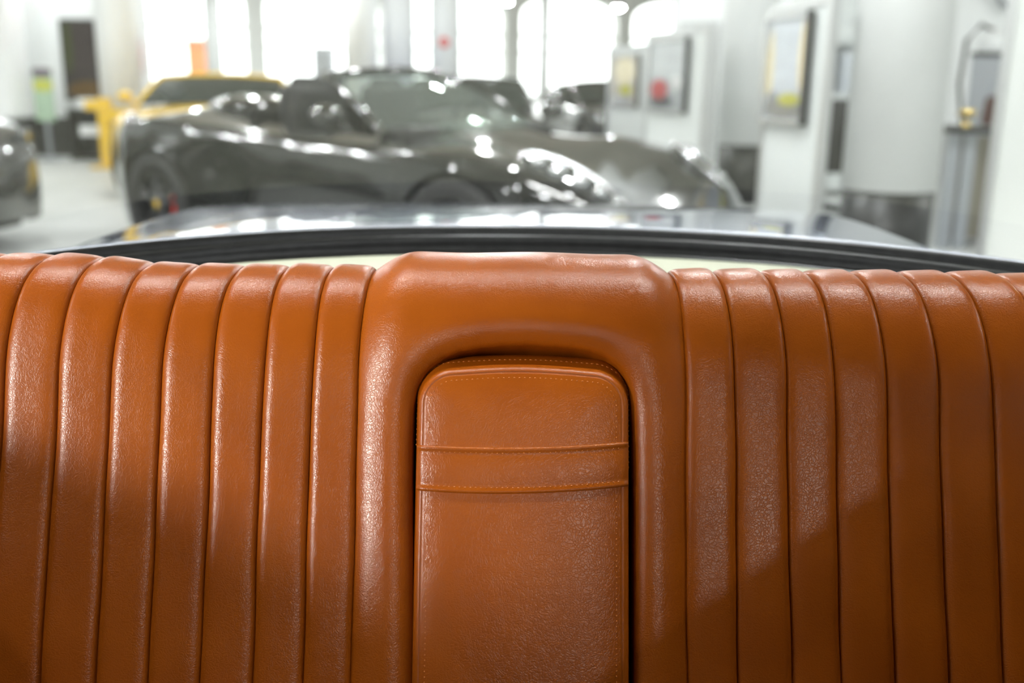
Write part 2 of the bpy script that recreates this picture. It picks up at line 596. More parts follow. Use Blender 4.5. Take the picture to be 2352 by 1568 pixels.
def resample(P, n):
    P = np.array(P, float)
    c = np.concatenate([[0], np.cumsum(np.hypot(*np.diff(P, axis=0).T))])
    t = np.linspace(0, c[-1], n)
    return np.stack([np.interp(t, c, P[:, 0]), np.interp(t, c, P[:, 1])], 1)


iL, iR = 10, 20
inner = np.concatenate([resample(slot[:iL + 1], 70)[:-1], resample(slot[iL:iR + 1], 90), resample(slot[iR:], 70)[1:]])
ST = SMAX
outer = np.concatenate([resample([(UL, 0), (UL, ST)], 70)[:-1], resample([(UL, ST), (UR, ST)], 90), resample([(UR, ST), (UR, 0)], 70)[1:]])
for i in range(len(outer)):
    u, s = outer[i]
    if i < 70:
        outer[i, 0] = seam_x(UL, s, PHL)
    elif i >= 158:
        outer[i, 0] = seam_x(UR, s, PHR)
    else:
        f = (u - UL) / (UR - UL)
        outer[i, 0] = seam_x(UL, s, PHL) * (1 - f) + seam_x(UR, s, PHR) * f


def smst(x, a, b):
    t = min(max((x - a) / (b - a), 0), 1)
    return t * t * (3 - 2 * t)


def seg_dist(u, s):
    A, B = inner[:-1], inner[1:]
    d = B - A
    t = np.clip(((u - A[:, 0]) * d[:, 0] + (s - A[:, 1]) * d[:, 1]) / (d ** 2).sum(1), 0, 1)
    return float(np.min(np.hypot(A[:, 0] + d[:, 0] * t - u, A[:, 1] + d[:, 1] * t - s)))


def pad_disp(u, s):
    dl, dr = u - seam_x(UL, s, PHL), seam_x(UR, s, PHR) - u
    e = max(min(dl, dr), 0.0)
    d = -0.0035 + 0.009 * (1 - math.exp(-(e / 0.009))) + 0.004 * smst(e, 0, 0.05)
    # the bolster along the top stands proud of the pleats
    top = smst(s, S_CR - 0.09, S_CR + 0.05)
    d += 0.0088 * top * (1 - math.exp(-(e / 0.024) ** 2))
    d += 0.0008 * top * math.sin(u * 41 + 0.6) * smst(e, 0.0, 0.06)
    sd = seg_dist(u, s)
    R_ = 0.030
    if sd < R_:
        d -= 0.55 * (R_ - math.sqrt(max(R_ * R_ - (R_ - sd) ** 2, 0)))
    return d


nr = 46
rows = []
for dd in (-0.07, -0.045, -0.03):
    rows.append([seat_pt(p[0], p[1], dd) for p in inner])
for i in range(nr + 1):
    f = i / nr
    f = f ** 1.35
    r = []
    for a, b in zip(inner, outer):
        u, s = a[0] + (b[0] - a[0]) * f, a[1] + (b[1] - a[1]) * f
        r.append(seat_pt(u, s, pad_disp(u, s)))
    rows.append(r)
mb = MB().grid(rows)
pad = mb.build('centre_pad', M_leather, SEAT, True, True, label='padded surround of the armrest slot')
fix_normals(pad)

# folded armrest
aL, aR = hit(957, 1100)[0], hit(1442, 1100)[0]
aT = hit(1200, 848)[1]


def rrect(inset, dtop=0.0, n=10, grow=0.0):
    l, r, t, b = aL + inset - grow, aR - inset + grow, aT - inset + dtop, 0.0
    rad = max(0.036 - inset, 0.004)
    P = [(l, b + (t - rad - b) * k / 24) for k in range(24)]
    P += [(l + rad - rad * math.cos(a), t - rad + rad * math.sin(a)) for a in np.linspace(0, math.pi / 2, n)]
    P += [(l + rad + (r - l - 2 * rad) * k / 18, t + 0.0035 * math.sin(math.pi * k / 18)) for k in range(1, 18)]
    P += [(r - rad + rad * math.sin(a), t - rad + rad * math.cos(a)) for a in np.linspace(0, math.pi / 2, n)]
    P += [(r, b + (t - rad - b) * k / 24) for k in range(23, -1, -1)]
    return P


def face_d(dn):
    """height of the armrest's front at a distance dn in from its edge"""
    if dn < 0.008:
        f = dn / 0.008
        return 0.0035 + 0.0075 * math.sqrt(max(1 - (1 - f) ** 2, 0))
    return 0.011 + 0.0055 * (1 - math.exp(-(dn - 0.008) / 0.022))


loops = []
for dep, dt, gr in ((-0.075, 0.020, 0.003), (-0.04, 0.0185, 0.003), (-0.022, 0.0155, 0.0025), (-0.010, 0.010, 0.002), (-0.003, 0.005, 0.001), (0.001, 0.0015, 0.0004)):
    loops.append([seat_pt(u, s, dep) for u, s in rrect(0, dt, grow=gr)])
for ins in (0.0, 0.0007, 0.0018, 0.0034, 0.005, 0.0062):
    loops.append([seat_pt(u, s, face_d(ins)) for u, s in rrect(ins)])
loops.append([seat_pt(u, s, face_d(0.0068) - 0.0009) for u, s in rrect(0.0068)])
for ins in (0.0076, 0.009, 0.011, 0.014, 0.018, 0.024, 0.032, 0.042, 0.056, 0.072, 0.088, (aR - aL) / 2 - 0.00001):
    loops.append([seat_pt(u, s, face_d(ins)) for u, s in rrect(ins)])
ARM = MB().grid(loops).build('armrest', M_leather, SEAT, True, True, label='folded centre armrest')
fix_normals(ARM)


def edge_dist(u, s):
    l, r, t = u - aL, aR - u, aT - s
    rad = 0.036
    if min(l, r) < rad and t < rad:
        q = rad - min(l, r), rad - t
        return rad - math.hypot(max(q[0], 0), max(q[1], 0))
    return min(l, r, t)


def stitch_row(mb, pts, pitch=0.0052, ln=0.0034, wd=0.0006, lift=0.0002):
    """thread stitches: short fat dashes sunk into the leather along a path of (u, s, height)"""
    P = [Vector(seat_pt(u, s, d + lift)) for u, s, d in pts]
    c = [0.0]
    for a, b in zip(P[:-1], P[1:]):
        c.append(c[-1] + (b - a).length)
    n = int(c[-1] / pitch)
    A = np.array([tuple(p) for p in P])

    def at(x):
        return Vector([float(np.interp(x, c, A[:, k])) for k in range(3)])
    for k in range(n):
        a, b = at(k * pitch), at(k * pitch + ln)
        t = (b - a).normalized()
        nrm = Vector((0, -0.93, 0.37))
        sd = t.cross(nrm).normalized()
        m_ = (a + b) / 2
        V = [a - nrm * wd, m_ + sd * wd * 1.1 - nrm * wd * 0.3, m_ - sd * wd * 1.1 - nrm * wd * 0.3, m_ + nrm * wd * 0.9, b - nrm * wd]
        mb.add(V, [(0, 1, 3), (0, 3, 2), (1, 4, 3), (3, 4, 2)])


sub = []
mb = MB()
row = [(u, s, face_d(0.0125)) for u, s in rrect(0.0125)]
stitch_row(mb, row)
row = [(u, s, -0.0065) for u, s in rrect(0.0, 0.0078, grow=0.0015)][22:64]
stitch_row(mb, row)
mb.build('stitching', M_thread, ARM, False, False, kind='stuff')

# pull strap across the armrest
n_u, n_v = 60, 14
tx = np.linspace(aL + 0.0002, aR - 0.0002, n_u + 1)


def strap_edge(pts):
    q = np.array([hit(*p) for p in pts])
    c = np.polyfit(q[:, 0], q[:, 1], 2)
    return lambda u: float(np.polyval(c, u))


s_hi = strap_edge([(962, 1021), (1080, 1025), (1200, 1026), (1320, 1021), (1436, 1013)])
s_lo = strap_edge([(958, 1124), (1080, 1130), (1200, 1131), (1320, 1126), (1440, 1114)])
rows = []
vprof = [(-0.02, -0.003), (0.0, 0.0), (0.01, 0.0013), (0.035, 0.0024), (0.07, 0.0022), (0.12, 0.0014), (0.14, 0.0011), (0.2, 0.0015), (0.35, 0.0019), (0.5, 0.002),
         (0.65, 0.0019), (0.8, 0.0015), (0.86, 0.0011), (0.88, 0.0014), (0.93, 0.0022), (0.965, 0.0024), (0.99, 0.0013), (1.0, 0.0), (1.02, -0.003)]
for v, hh in vprof:
    r = []
    for u in tx:
        s = s_lo(u) + (s_hi(u) - s_lo(u)) * v
        r.append(seat_pt(u, s, face_d(edge_dist(u, s)) + hh))
    rows.append(r)
strap = MB().grid(rows).build('pull_strap', M_leather, ARM, True, False, label='stitched pull strap')
fix_normals(strap)
mb = MB()
for v in (0.13, 0.87):
    stitch_row(mb, [(u, s_lo(u) + (s_hi(u) - s_lo(u)) * v, face_d(edge_dist(u, s_lo(u) + (s_hi(u) - s_lo(u)) * v)) + 0.0013) for u in np.linspace(aL + 0.006, aR - 0.006, 50)])
mb.build('strap_stitching', M_thread, ARM, False, False, kind='stuff')
for o in list(ARM.children):
    o.matrix_parent_inverse = Matrix.Translation(SEAT.location).inverted() if False else Matrix.Identity(4)

# ------------------------------------------------------------------ the blue car around the camera
CAR = empty('car', (0, 0.6, 0), 0, 'blue car seen from its own back seat, boot lid behind the rear window', 'car')
WZ = 0.915
up_px = [(197, 577), (384, 559), (618, 540), (852, 531), (1085, 527), (1250, 526), (1508, 537), (1814, 554.5), (2070, 575), (2274, 603), (2352, 613)]
q = np.array([tuple(at_Z(x, y, WZ)[:2]) for x, y in up_px])
_cw = np.polyfit(q[:, 0], q[:, 1], 4)


def win_base(u, lo=0.80):
    uu = min(max(u, -lo), lo)
    uc = min(max(uu, -0.66), 0.66)
    y = float(np.polyval(_cw, uc))
    y -= max(abs(uu) - 0.66, 0) * 1.1
    return y


UW = np.linspace(-0.80, 0.80, 81)
# rubber seal: cross-section swept along the foot of the rear window (offset inwards, height)
sec = [(0.004, 0.004), (-0.003, 0.006), (-0.010, 0.003), (-0.016, -0.003), (-0.020, -0.008), (-0.024, -0.007), (-0.032, -0.004), (-0.040, -0.007), (-0.046, -0.015),
       (-0.050, -0.023), (-0.054, -0.025), (-0.060, -0.025), (-0.068, -0.030), (-0.074, -0.040), (-0.074, -0.06)]
rows = []
for u in UW:
    y = win_base(u)
    e = 1e-3
    ty = (win_base(u + e) - win_base(u - e)) / (2 * e)
    nx, ny = -ty / math.hypot(1, ty), 1 / math.hypot(1, ty)
    rows.append([(u + nx * a, y + ny * a, WZ + b) for a, b in sec])
o = MB().grid(rows).build('window_seal', M_rubber, CAR, True, True, label='black rubber rear window seal')
# thin bright edge of the body around the seal
rows = []
for u in UW:
    y = win_base(u)
    rows.append([(u, y + a, WZ + b) for a, b in ((0.002, 0.000), (0.003, 0.0055), (0.009, 0.0075), (0.016, 0.006), (0.02, 0.0))])
MB().grid(rows).build('window_trim', M_edge, CAR, True, True, label='thin bright trim along the seal')

# parcel shelf
rows = []
for u in np.linspace(-0.8, 0.8, 41):
    y1 = win_base(u) - 0.062
    rows.append([(u, 1.085 + (y1 - 1.085) * f, 0.931 + (0.886 - 0.931) * f) for f in np.linspace(0, 1, 8)])
MB().grid(rows).build('parcel_shelf', M_cream, CAR, True, True, label='cream rear parcel shelf')


# boot lid and wings
def deck_z(u, y):
    a = abs(u) / 0.76
    z = 0.918 - 0.024 * (y - 1.56) - 0.050 * max(y - 1.56, 0) ** 2 - 0.055 * a ** 4 * (1 - 0.75 * smst(y, 1.6, 2.5))
    return z


def deck_pt(u, f):
    y0 = win_base(min(max(u, -0.78), 0.78)) + 0.012
    yb = 2.62 - 0.10 * (abs(u) / 0.76) ** 3
    y = y0 + (yb - y0) * f
    return (u, y, min(deck_z(u, y), 0.921))


rows = []
for u in np.linspace(-0.735, 0.735, 61):
    rows.append([deck_pt(u, f) for f in np.linspace(0, 1, 40)])
MB().grid(rows).build('boot_lid', M_blue, CAR, True, True, label='glossy blue boot lid mirroring the windows')
# rear face rolling down
rows = []
for u in np.linspace(-0.735, 0.735, 61):
    p = deck_pt(u, 1.0)
    rows.append([(p[0], p[1] + 0.07 * math.sin(a), p[2] - 0.07 * (1 - math.cos(a))) for a in np.linspace(0, math.pi / 2, 9)] + [(p[0], p[1] + 0.10, 0.45), (p[0], p[1] + 0.08, 0.28)])
MB().grid(rows).build('rear_panel', M_blue, CAR, True, True)
for sg in (-1, 1):
    rows = []
    for f in np.linspace(0, 1, 40):
        p = deck_pt(sg * 0.735, f)
        r = [(p[0] + sg * 0.07 * math.sin(a), p[1], p[2] - 0.09 * (1 - math.cos(a))) for a in np.linspace(0, math.pi / 2, 9)]
        r += [(p[0] + sg * 0.09, p[1], 0.62), (p[0] + sg * 0.06, p[1], 0.26)]
        rows.append(r)
    MB().grid(rows).build('rear_wing', M_blue, CAR, True, True)

# rear window glass from the seal up to the roof
rows = []
for u in UW:
    yb = win_base(u) + 0.004
    rows.append([(u * (1 - 0.22 * f), yb + (0.94 - 0.06 * (u / 0.8) ** 2 - yb) * f, WZ + (1.42 - WZ - 0.05 * (u / 0.8) ** 2) * f + 0.03 * math.sin(math.pi * f)) for f in np.linspace(0, 1, 14)])
MB().grid(rows).build('rear_window', M_pane_car, CAR, True, True, label='dusty rear window pane')
# roof with headliner, pillars, front seats: the cabin that shades the bench
rows = []
for u in np.linspace(-0.64, 0.64, 21):
    rows.append([(u, y, 1.42 - 0.05 * (u / 0.64) ** 2 - 0.06 * smst(-y, 0.1, 0.55)) for y in np.linspace(-0.55, 0.93, 16)])
rf = MB().grid(rows).build('roof', M_headliner, CAR, True, True)
rf.modifiers.new('thick', 'SOLIDIFY').thickness = 0.03
for sg in (-1, 1):
    MB().tube([(sg * 0.63, 0.90, 1.37), (sg * 0.73, 1.08, 1.15), (sg * 0.82, 1.30, 0.90)], 0.04, 10).build('rear_pillar', M_headliner, CAR, True, True)
    MB().tube([(sg * 0.63, -0.55, 1.37), (sg * 0.70, -0.95, 0.95)], 0.03, 10).build('windscreen_pillar', M_headliner, CAR, True, True)
    MB().box((sg * 0.80, 0.15, 0.61), (0.08, 2.5, 0.58), 0, 0.02).build('door_panel', M_leather, CAR, True, True)
    MB().box((sg * 0.75, -0.08, 1.10), (0.06, 0.30, 0.44), 0, 0.02).build('shade_pillar', M_headliner, CAR, True, True)  # unseen pillar added to cut side light on the bench
    MB().box((sg * 0.70, 0.18, 1.31), (0.10, 1.46, 0.20), 0, 0.02).build('shade_rail', M_headliner, CAR, True, True)  # unseen rail added to narrow the light from the side

for sg in (-1, 1):
    # front seat seen from nowhere in the picture, but its shoulder shades the bench
    out = [(0.235, 0.35), (0.235, 0.86), (0.243, 0.893), (0.296, 0.932), (0.393, 0.998), (0.487, 1.06), (0.53, 1.087), (0.576, 1.107), (0.627, 1.127), (0.68, 1.13), (0.73, 1.09), (0.75, 1.0), (0.755, 0.35)]
    V_ = [(sg * x, -0.10, z) for x, z in out] + [(sg * x, -0.19, z) for x, z in out]
    n_ = len(out)
    F_ = [tuple(range(n_)), tuple(range(2 * n_ - 1, n_ - 1, -1))] + [(i, i + n_, (i + 1) % n_ + n_, (i + 1) % n_) for i in range(n_)]
    fix_normals(mesh('front_seat', V_, F_, M_leather, CAR, False, True))

# unseen spotlight added ahead of the car to cast the bench's shadow edge
SPOT = Vector((1.5, -6.5, 3.1))
sp = empty('added_spotlight', SPOT, 0, 'added unseen spotlight casting the shadow edge across the bench', 'lamp')
aim = (Vector((0.0, 0.92, 0.70)) - SPOT).normalized()
MB().tube([-aim * 0.16, -aim * 0.02, aim * 0.02], [0.05, 0.07, 0.075], 16).build('housing', M_black, sp, True)
MB().tube([(0, 0, 0.02), (0, 0, CEIL - SPOT.z)], 0.012, 8).build('rod', M_black, sp, True)
ld = bpy.data.lights.new('spot_beam', 'SPOT')
ld.energy, ld.color, ld.shadow_soft_size, ld.spot_size, ld.spot_blend = SPOT_W, (1.0, 0.95, 0.88), 0.06, math.radians(12), 1.0
lo_ = bpy.data.objects.new('spot_beam', ld)
COL.objects.link(lo_)
lo_.parent = sp
lo_.location = aim * 0.06
lo_.rotation_euler = aim.to_track_quat('-Z', 'Y').to_euler()

MB().box((0, -0.15, 0.62), (0.40, 0.16, 0.50), 0, 0.03).build('bench_shade_block', M_leather, CAR, True, True)  # unseen block added between the front seats to shade the lower bench
MB().box((0, -0.85, 0.75), (1.5, 0.35, 0.48), 0, 0.05).build('dashboard', M_black, CAR, True, True)

# unseen key light on a stand, added to brighten the left pleats
WL = Vector((-5.0, -3.5, 0))
wl = empty('added_key_light', WL, 0, 'added unseen key light on a tripod ahead of the car', 'lamp')
wc = Vector((0, 0, 2.4))
wa = (Vector((-0.56, 0.95, 0.87)) - WL - wc).normalized()
MB().tube([wc - wa * 0.35, wc - wa * 0.12, wc - wa * 0.02], [0.08, 0.34, 0.54], 20).build('reflector', M_black, wl, True)
MB().tube([(0, 0, 0.3), wc - wa * 0.3], 0.018, 10).build('pole', M_black, wl, True)
for k in range(3):
    a = 2 * math.pi * k / 3
    MB().tube([(0, 0, 0.5), (0.4 * math.cos(a), 0.4 * math.sin(a), 0.01)], 0.012, 8).build('leg', M_black, wl, True)
ld = bpy.data.lights.new('key_beam', 'SPOT')
ld.energy, ld.color, ld.shadow_soft_size, ld.spot_size, ld.spot_blend = KEY_W, (1.0, 0.96, 0.90), 0.70, math.radians(9.6), 1.0
lo_ = bpy.data.objects.new('key_beam', ld)
COL.objects.link(lo_)
lo_.parent = wl
lo_.location = wc + wa * 0.05
lo_.rotation_euler = wa.to_track_quat('-Z', 'Y').to_euler()

# ------------------------------------------------------------------ sports cars standing behind
def cr(keys, x):
    """smooth interpolation through key points"""
    k = np.array(keys, float)
    xs = np.linspace(k[0, 0], k[-1, 0], 400)
    ys = np.interp(xs, k[:, 0], k[:, 1])
    n = 21
    ker = np.hanning(n + 2)[1:-1]; ker /= ker.sum()
    p = np.concatenate([np.full(n // 2, ys[0]), ys, np.full(n // 2, ys[-1])])
    ys2 = np.convolve(p, ker, 'valid')
    return np.interp(x, xs, ys2)


M_caliper = mat('caliper_red', (0.9, 0.03, 0.02), 0.4)
M_lens = mat('headlamp_lens', (0.06, 0.065, 0.065), 0.05, 0, 0.8, 1.0)
M_bluepaint = mat('royal_blue_paint', (0.02, 0.06, 0.35), 0.2, 0, 0.5, 1.0)
M_greypaint = mat('charcoal_paint', (0.035, 0.037, 0.036), 0.2, 0.0, 0.5, 1.0)

WB = 2.66
AX_F, AX_R = WB / 2, -WB / 2
WR = 0.345


def make_wheel(parent, x, y, sg, caliper=True):
    """tyre with its rim and brake"""
    prof_t = [(0.245, -0.11), (0.30, -0.125), (0.335, -0.115), (0.345, -0.08), (0.345, 0.08), (0.335, 0.115), (0.30, 0.125), (0.245, 0.11), (0.245, -0.11)]
    t = MB().lathe(prof_t, (x, y, WR), 'y', 36, False).build('wheel', M_tire, parent, True)
    r = MB()
    yo = y + sg * 0.085
    r.lathe([(0.248, -0.11), (0.248, 0.115), (0.232, 0.115), (0.225, 0.09), (0.225, -0.11)], (x, y, WR), 'y', 36, False)
    for k in range(5):
        a = 2 * math.pi * k / 5 + 0.3
        for da in (-0.16, 0.16):
            p0 = (x + 0.05 * math.cos(a), yo, WR + 0.05 * math.sin(a))
            p1 = (x + 0.232 * math.cos(a + da), yo + sg * 0.01, WR + 0.232 * math.sin(a + da))
            r.tube([p0, p1], [0.022, 0.015], 6)
    r.lathe([(0.07, -0.02), (0.06, 0.02)], (x, yo, WR), 'y', 16)
    r.build('rim', M_rim, t, True)
    MB().lathe([(0.03, -0.025), (0.028, 0.03)], (x, yo, WR), 'y', 14).build('hub_cap', M_yellow, t, True)
    MB().lathe([(0.17, -0.02), (0.17, 0.02)], (x, y + sg * 0.02, WR), 'y', 28).build('brake_disc', M_rim, t, True)
    if caliper:
        pts = [(x + 0.185 * math.cos(a), y + sg * 0.062, WR + 0.185 * math.sin(a)) for a in np.linspace(-1.0, 0.35, 8)]
        MB().tube(pts, 0.036, 8).build('brake_caliper', M_caliper, t, True)
    return t


def sports_car(loc, rz, paint, label, roof=False, gw=1.0, group='cars parked in the showroom', glass=None, detail=True, name='sports_car', tail=None):
    root = empty(name, loc, rz, label, 'car', group)
    kzs = [(-2.12, .62), (-2.05, .80), (-1.75, .90), (-1.33, .935), (-.7, .90), (0, .865), (.55, .845), (1.0, .825), (1.33, .81), (1.7, .755), (2.0, .64), (2.25, .47), (2.33, .37)]
    kzc = [(-2.12, .70), (-2.05, .84), (-1.75, .93), (-1.33, .985), (-.9, .99), (0, .94), (.55, .925), (1.0, .83), (1.33, .755), (1.7, .65), (2.0, .54), (2.25, .43), (2.33, .37)]
    kw = [(-2.12, .66), (-2.05, .80), (-1.75, .93), (-1.33, .97), (-.7, .935), (0, .90), (.55, .915), (1.0, .945), (1.33, .955), (1.7, .90), (2.0, .78), (2.2, .58), (2.33, .34)]
    xs = sorted(set(np.round(np.concatenate([np.linspace(-2.12, 2.33, 110), [AX_F + d for d in (-.40, -.395, .395, .40)], [AX_R + d for d in (-.40, -.395, .395, .40)]]), 4)))
    RA = 0.395
    rows = []
    for x in xs:
        zs, zc, wd = float(cr(kzs, x)), float(cr(kzc, x)), float(cr(kw, x))
        zl = 0.15 + 0.10 * smst(abs(x), 1.9, 2.3)
        for ax in (AX_F, AX_R):
            dx = x - ax
            if abs(dx) < RA:
                zl = max(zl, WR + math.sqrt(RA * RA - dx * dx) - 0.02)
        zl = min(zl, zs - 0.05)
        half = []
        for k in range(11):
            f = k / 10
            z = zl + (zs - 0.03 - zl) * f
            zr = (z - 0.15) / max(zs - 0.15, 0.1)
            scoop = 0.05 * math.exp(-((x + 0.62) / 0.20) ** 2 - ((zr - 0.60) / 0.16) ** 2)
            waist = 0.035 * math.exp(-((x - 0.1) / 0.75) ** 2 - ((zr - 0.35) / 0.22) ** 2)
            y = wd * (1 - 0.10 * max(zr - 0.62, 0) ** 1.5 * 2 - 0.05 * (1 - min(zr, 0.5) * 2) ** 2) - scoop - waist
            half.append((x, y, z))
        ytop, ztop = half[-1][1], zs - 0.03
        for k in range(1, 10):
            a = k / 9
            yy = ytop * math.cos(a * math.pi / 2) ** 0.9 if k < 9 else 0.0
            rr = 1 - (yy / ytop)
            z = ztop + (zc - ztop) * smst(rr, 0, 1) + 0.03 * (1 - (yy / ytop) ** 6) ** 0.8
            # wings stand proud of the bonnet
            if x > 0.9:
                z += 0.03 * math.exp(-((yy / ytop - 0.78) / 0.2) ** 2) * smst(x, 0.9, 1.25) * (1 - smst(x, 1.8, 2.2))
            half.append((x, yy, z))
        full = half + [(p[0], -p[1], p[2]) for p in half[-2::-1]]
        rows.append(full)
    n = len(rows[0])
    V = [p for r in rows for p in r]
    Fc = []
    c0, c1 = -0.62, 0.62
    for i in range(len(rows) - 1):
        xm = (rows[i][0][0] + rows[i + 1][0][0]) / 2
        for k in range(n - 1):
            ym = abs(rows[i][k][1] + rows[i][k + 1][1]) / 2
            top = 11 <= k <= n - 13
            if c0 < xm < c1 and top and ym < 0.66 and not roof:
                continue
            Fc.append((i * n + k, i * n + k + 1, (i + 1) * n + k + 1, (i + 1) * n + k))
    Fc.append(tuple(range(n))); Fc.append(tuple((len(rows) - 1) * n + k for k in range(n)))
    fix_normals(mesh('body', V, Fc, paint, root, True))
    MB().box((0, 0, 0.33), (3.95, 1.36, 0.40), 0, 0.03).build('underbody', M_black, root)
    for ax in (AX_F, AX_R):
        for sg in (-1, 1):
            make_wheel(root, ax, sg * 0.83, sg, detail)
    g = glass or M_darkglass
    # windscreen
    def ws(v, f):
        yb, yt = 0.70 * gw, 0.56 * gw
        y = (yb + (yt - yb) * f) * v
        xb = 0.86 - 0.26 * v * v
        xt = 0.10 - 0.13 * v * v
        zb, zt = 0.90 - 0.02 * v * v, 1.215 - 0.035 * v * v
        return (xb + (xt - xb) * f, y, zb + (zt - zb) * f + 0.02 * math.sin(math.pi * f))
    MB().grid([[ws(v, f) for v in np.linspace(-1, 1, 17)] for f in np.linspace(0, 1, 9)]).build('windscreen', g, root, True)
    fr = MB()
    edge = [ws(-1, f) for f in np.linspace(-0.05, 1, 9)] + [ws(v, 1) for v in np.linspace(-0.9, 0.9, 13)] + [ws(1, f) for f in np.linspace(1, -0.05, 9)]
    fr.tube(edge, 0.026, 8)
    fr.build('windscreen_frame', paint, root, True)
    if roof:
        rw = []
        for f in np.linspace(0, 1, 15):
            x = 0.12 - 1.75 * f
            zt = 1.22 - 0.02 * (f - .25) ** 2 - 0.24 * smst(f, 0.35, 1.0) * 1.1
            ht = 0.57 + 0.03 * math.sin(math.pi * f)
            zb = 0.90 + 0.03 * f
            r = []
            for a in np.linspace(0, math.pi, 21):
                ca, sa = math.cos(a), math.sin(a)
                y = gw * math.copysign(abs(ca) ** 0.55, ca) * (ht + (0.70 - ht) * (1 - sa))
                r.append((x - 0.13 * (abs(y) / .6) ** 2, y, zb + (zt - zb) * sa ** 0.55))
            rw.append(r)
        o = MB().grid(rw).build('roof', paint, root, True)
        # side windows as dark panes proud of the cabin side
        for sg in (-1, 1):
            rows2 = []
            for f in np.linspace(0.0, 1, 10):
                x = 0.30 - 1.2 * f
                ztop = 1.16 - 0.20 * smst(f, 0.6, 1.0) - 0.24 * (1 - smst(f, 0, 0.28))
                rows2.append([(x, sg * gw * (0.715 - 0.10 * k * (ztop - 0.9) / 0.26), 0.92 + (ztop - 0.92) * k) for k in np.linspace(0, 1, 4)])
            MB().grid(rows2).build('side_window', M_darkglass, root, True)
    else:
        tub = MB()
        tub.box((0, 0, 0.60), (1.26, 1.30, 0.06)).box((-0.62, 0, 0.78), (0.05, 1.34, 0.38)).box((0.66, 0, 0.76), (0.25, 1.34, 0.30), 0, 0.05)
        tub.build('cockpit', M_black, root)
        for sg in (-1, 1):
            s_ = MB().box((-0.40, sg * 0.34, 0.86), (0.17, 0.46, 0.55), 0, 0.06)
            s_.box((-0.44, sg * 0.34, 1.10), (0.11, 0.26, 0.16), 0, 0.045)
            s_.box((-0.12, sg * 0.34, 0.66), (0.5, 0.46, 0.14), 0, 0.05)
            s_.build('seat', M_black, root, True)
        MB().tube([(0.34, 0.34 + 0.17 * math.cos(a), 0.88 + 0.17 * math.sin(a)) for a in np.linspace(0, 2 * math.pi, 22)[:-1]], 0.014, 6, True).build('steering_wheel', M_black, root, True)
        # fairings behind the headrests
        for sg in (-1, 1):
            MB().ell((-0.98, sg * 0.36, 0.97), (0.46, 0.2, 0.09)).build('fairing', paint, root, True)
    for sg in (-1, 1):
        m_ = MB().ell((0.50, sg * 1.0, 0.97), (0.10, 0.085, 0.06))
        m_.tube([(0.52, sg * 0.86, 0.88), (0.51, sg * 0.96, 0.94)], 0.02, 6)
        m_.build('mirror', paint, root, True)
        # headlamp: a long clear cover over round chrome reflectors
        c = Vector((1.84, sg * 0.655, 0.685))
        R_ = Matrix.Rotation(-sg * 0.38, 4, 'Z') @ Matrix.Rotation(0.42, 4, 'Y') @ Matrix.Rotation(-sg * 0.55, 4, 'X')
        e = MB().ell((0, 0, 0), (0.27, 0.115, 0.06), 24, 12)
        hl = mesh('headlamp', [c + R_ @ Vector(v) for v in e.v], e.f, M_lens, root, True)
        lp = MB()
        for k, rr in ((-0.16, 0.038), (-0.06, 0.05), (0.06, 0.05), (0.17, 0.035)):
            lp.ell(c + R_ @ Vector((k, 0, 0.038)), (rr, rr, rr * 0.8), 14, 8)
        lp.tube([c + R_ @ Vector((0.262 * math.cos(a), 0.112 * math.sin(a), 0.014)) for a in np.linspace(0, 2 * math.pi, 33)[:-1]], 0.012, 6, True)
        lp.build('headlamp_reflector', M_chrome, hl, True)
        # tail lamp
        MB().lathe([(0.075, -0.02), (0.075, 0.0), (0.03, 0.02)], (-2.07, sg * 0.62, 0.76), 'x', 16).build('tail_lamp', tail or M_red, root, True)
    MB().box((2.27, 0, 0.33), (0.10, 0.55, 0.10), 0, 0.03).build('grille', M_black, root, True)
    return root


def car_between(rear, front, side=1):
    """pose of a car from where its near-side wheels stand"""
    r, f = Vector(rear), Vector(front)
    d = (f - r).normalized()
    n = Vector((-d.y, d.x))
    c = (r + f) / 2 + n * 0.83 * side
    return (c.x, c.y, 0), math.atan2(d.y, d.x)


loc, rz = car_between((-2.33, 6.75), (-0.24, 5.05), 1)
sports_car(loc, rz, M_blackpaint, 'black open-top sports car with raked windscreen standing right behind the boot', glass=M_clearglass, name='convertible_car')
sports_car((-3.45, 12.1, 0), math.radians(-81), M_yellow, 'yellow coupe with dark windscreen behind the black convertible', True, 1.22)
sports_car((-0.56, 12.4, 0), math.radians(-92), M_greypaint, 'dark closed coupe behind the convertible\'s windscreen', True, 1.12)
sports_car((-5.56, 6.75, 0), math.radians(171), M_greypaint, 'dark car whose tail juts in above the open floor', True, tail=M_lens)
sports_car((-2.95, 17.4, 0), math.radians(-35), M_bluepaint, 'small blue car far back in front of the columns', True, detail=False)
sports_car((1.5, 17.5, 0), math.radians(-70), M_blackpaint, 'distant black car in front of the far windows', True, detail=False)
sports_car((2.6, 21.5, 0), math.radians(-80), mat('red_paint', (0.5, 0.02, 0.02), 0.2, 0, .5, 1.), 'distant red car under the far windows', True, detail=False)


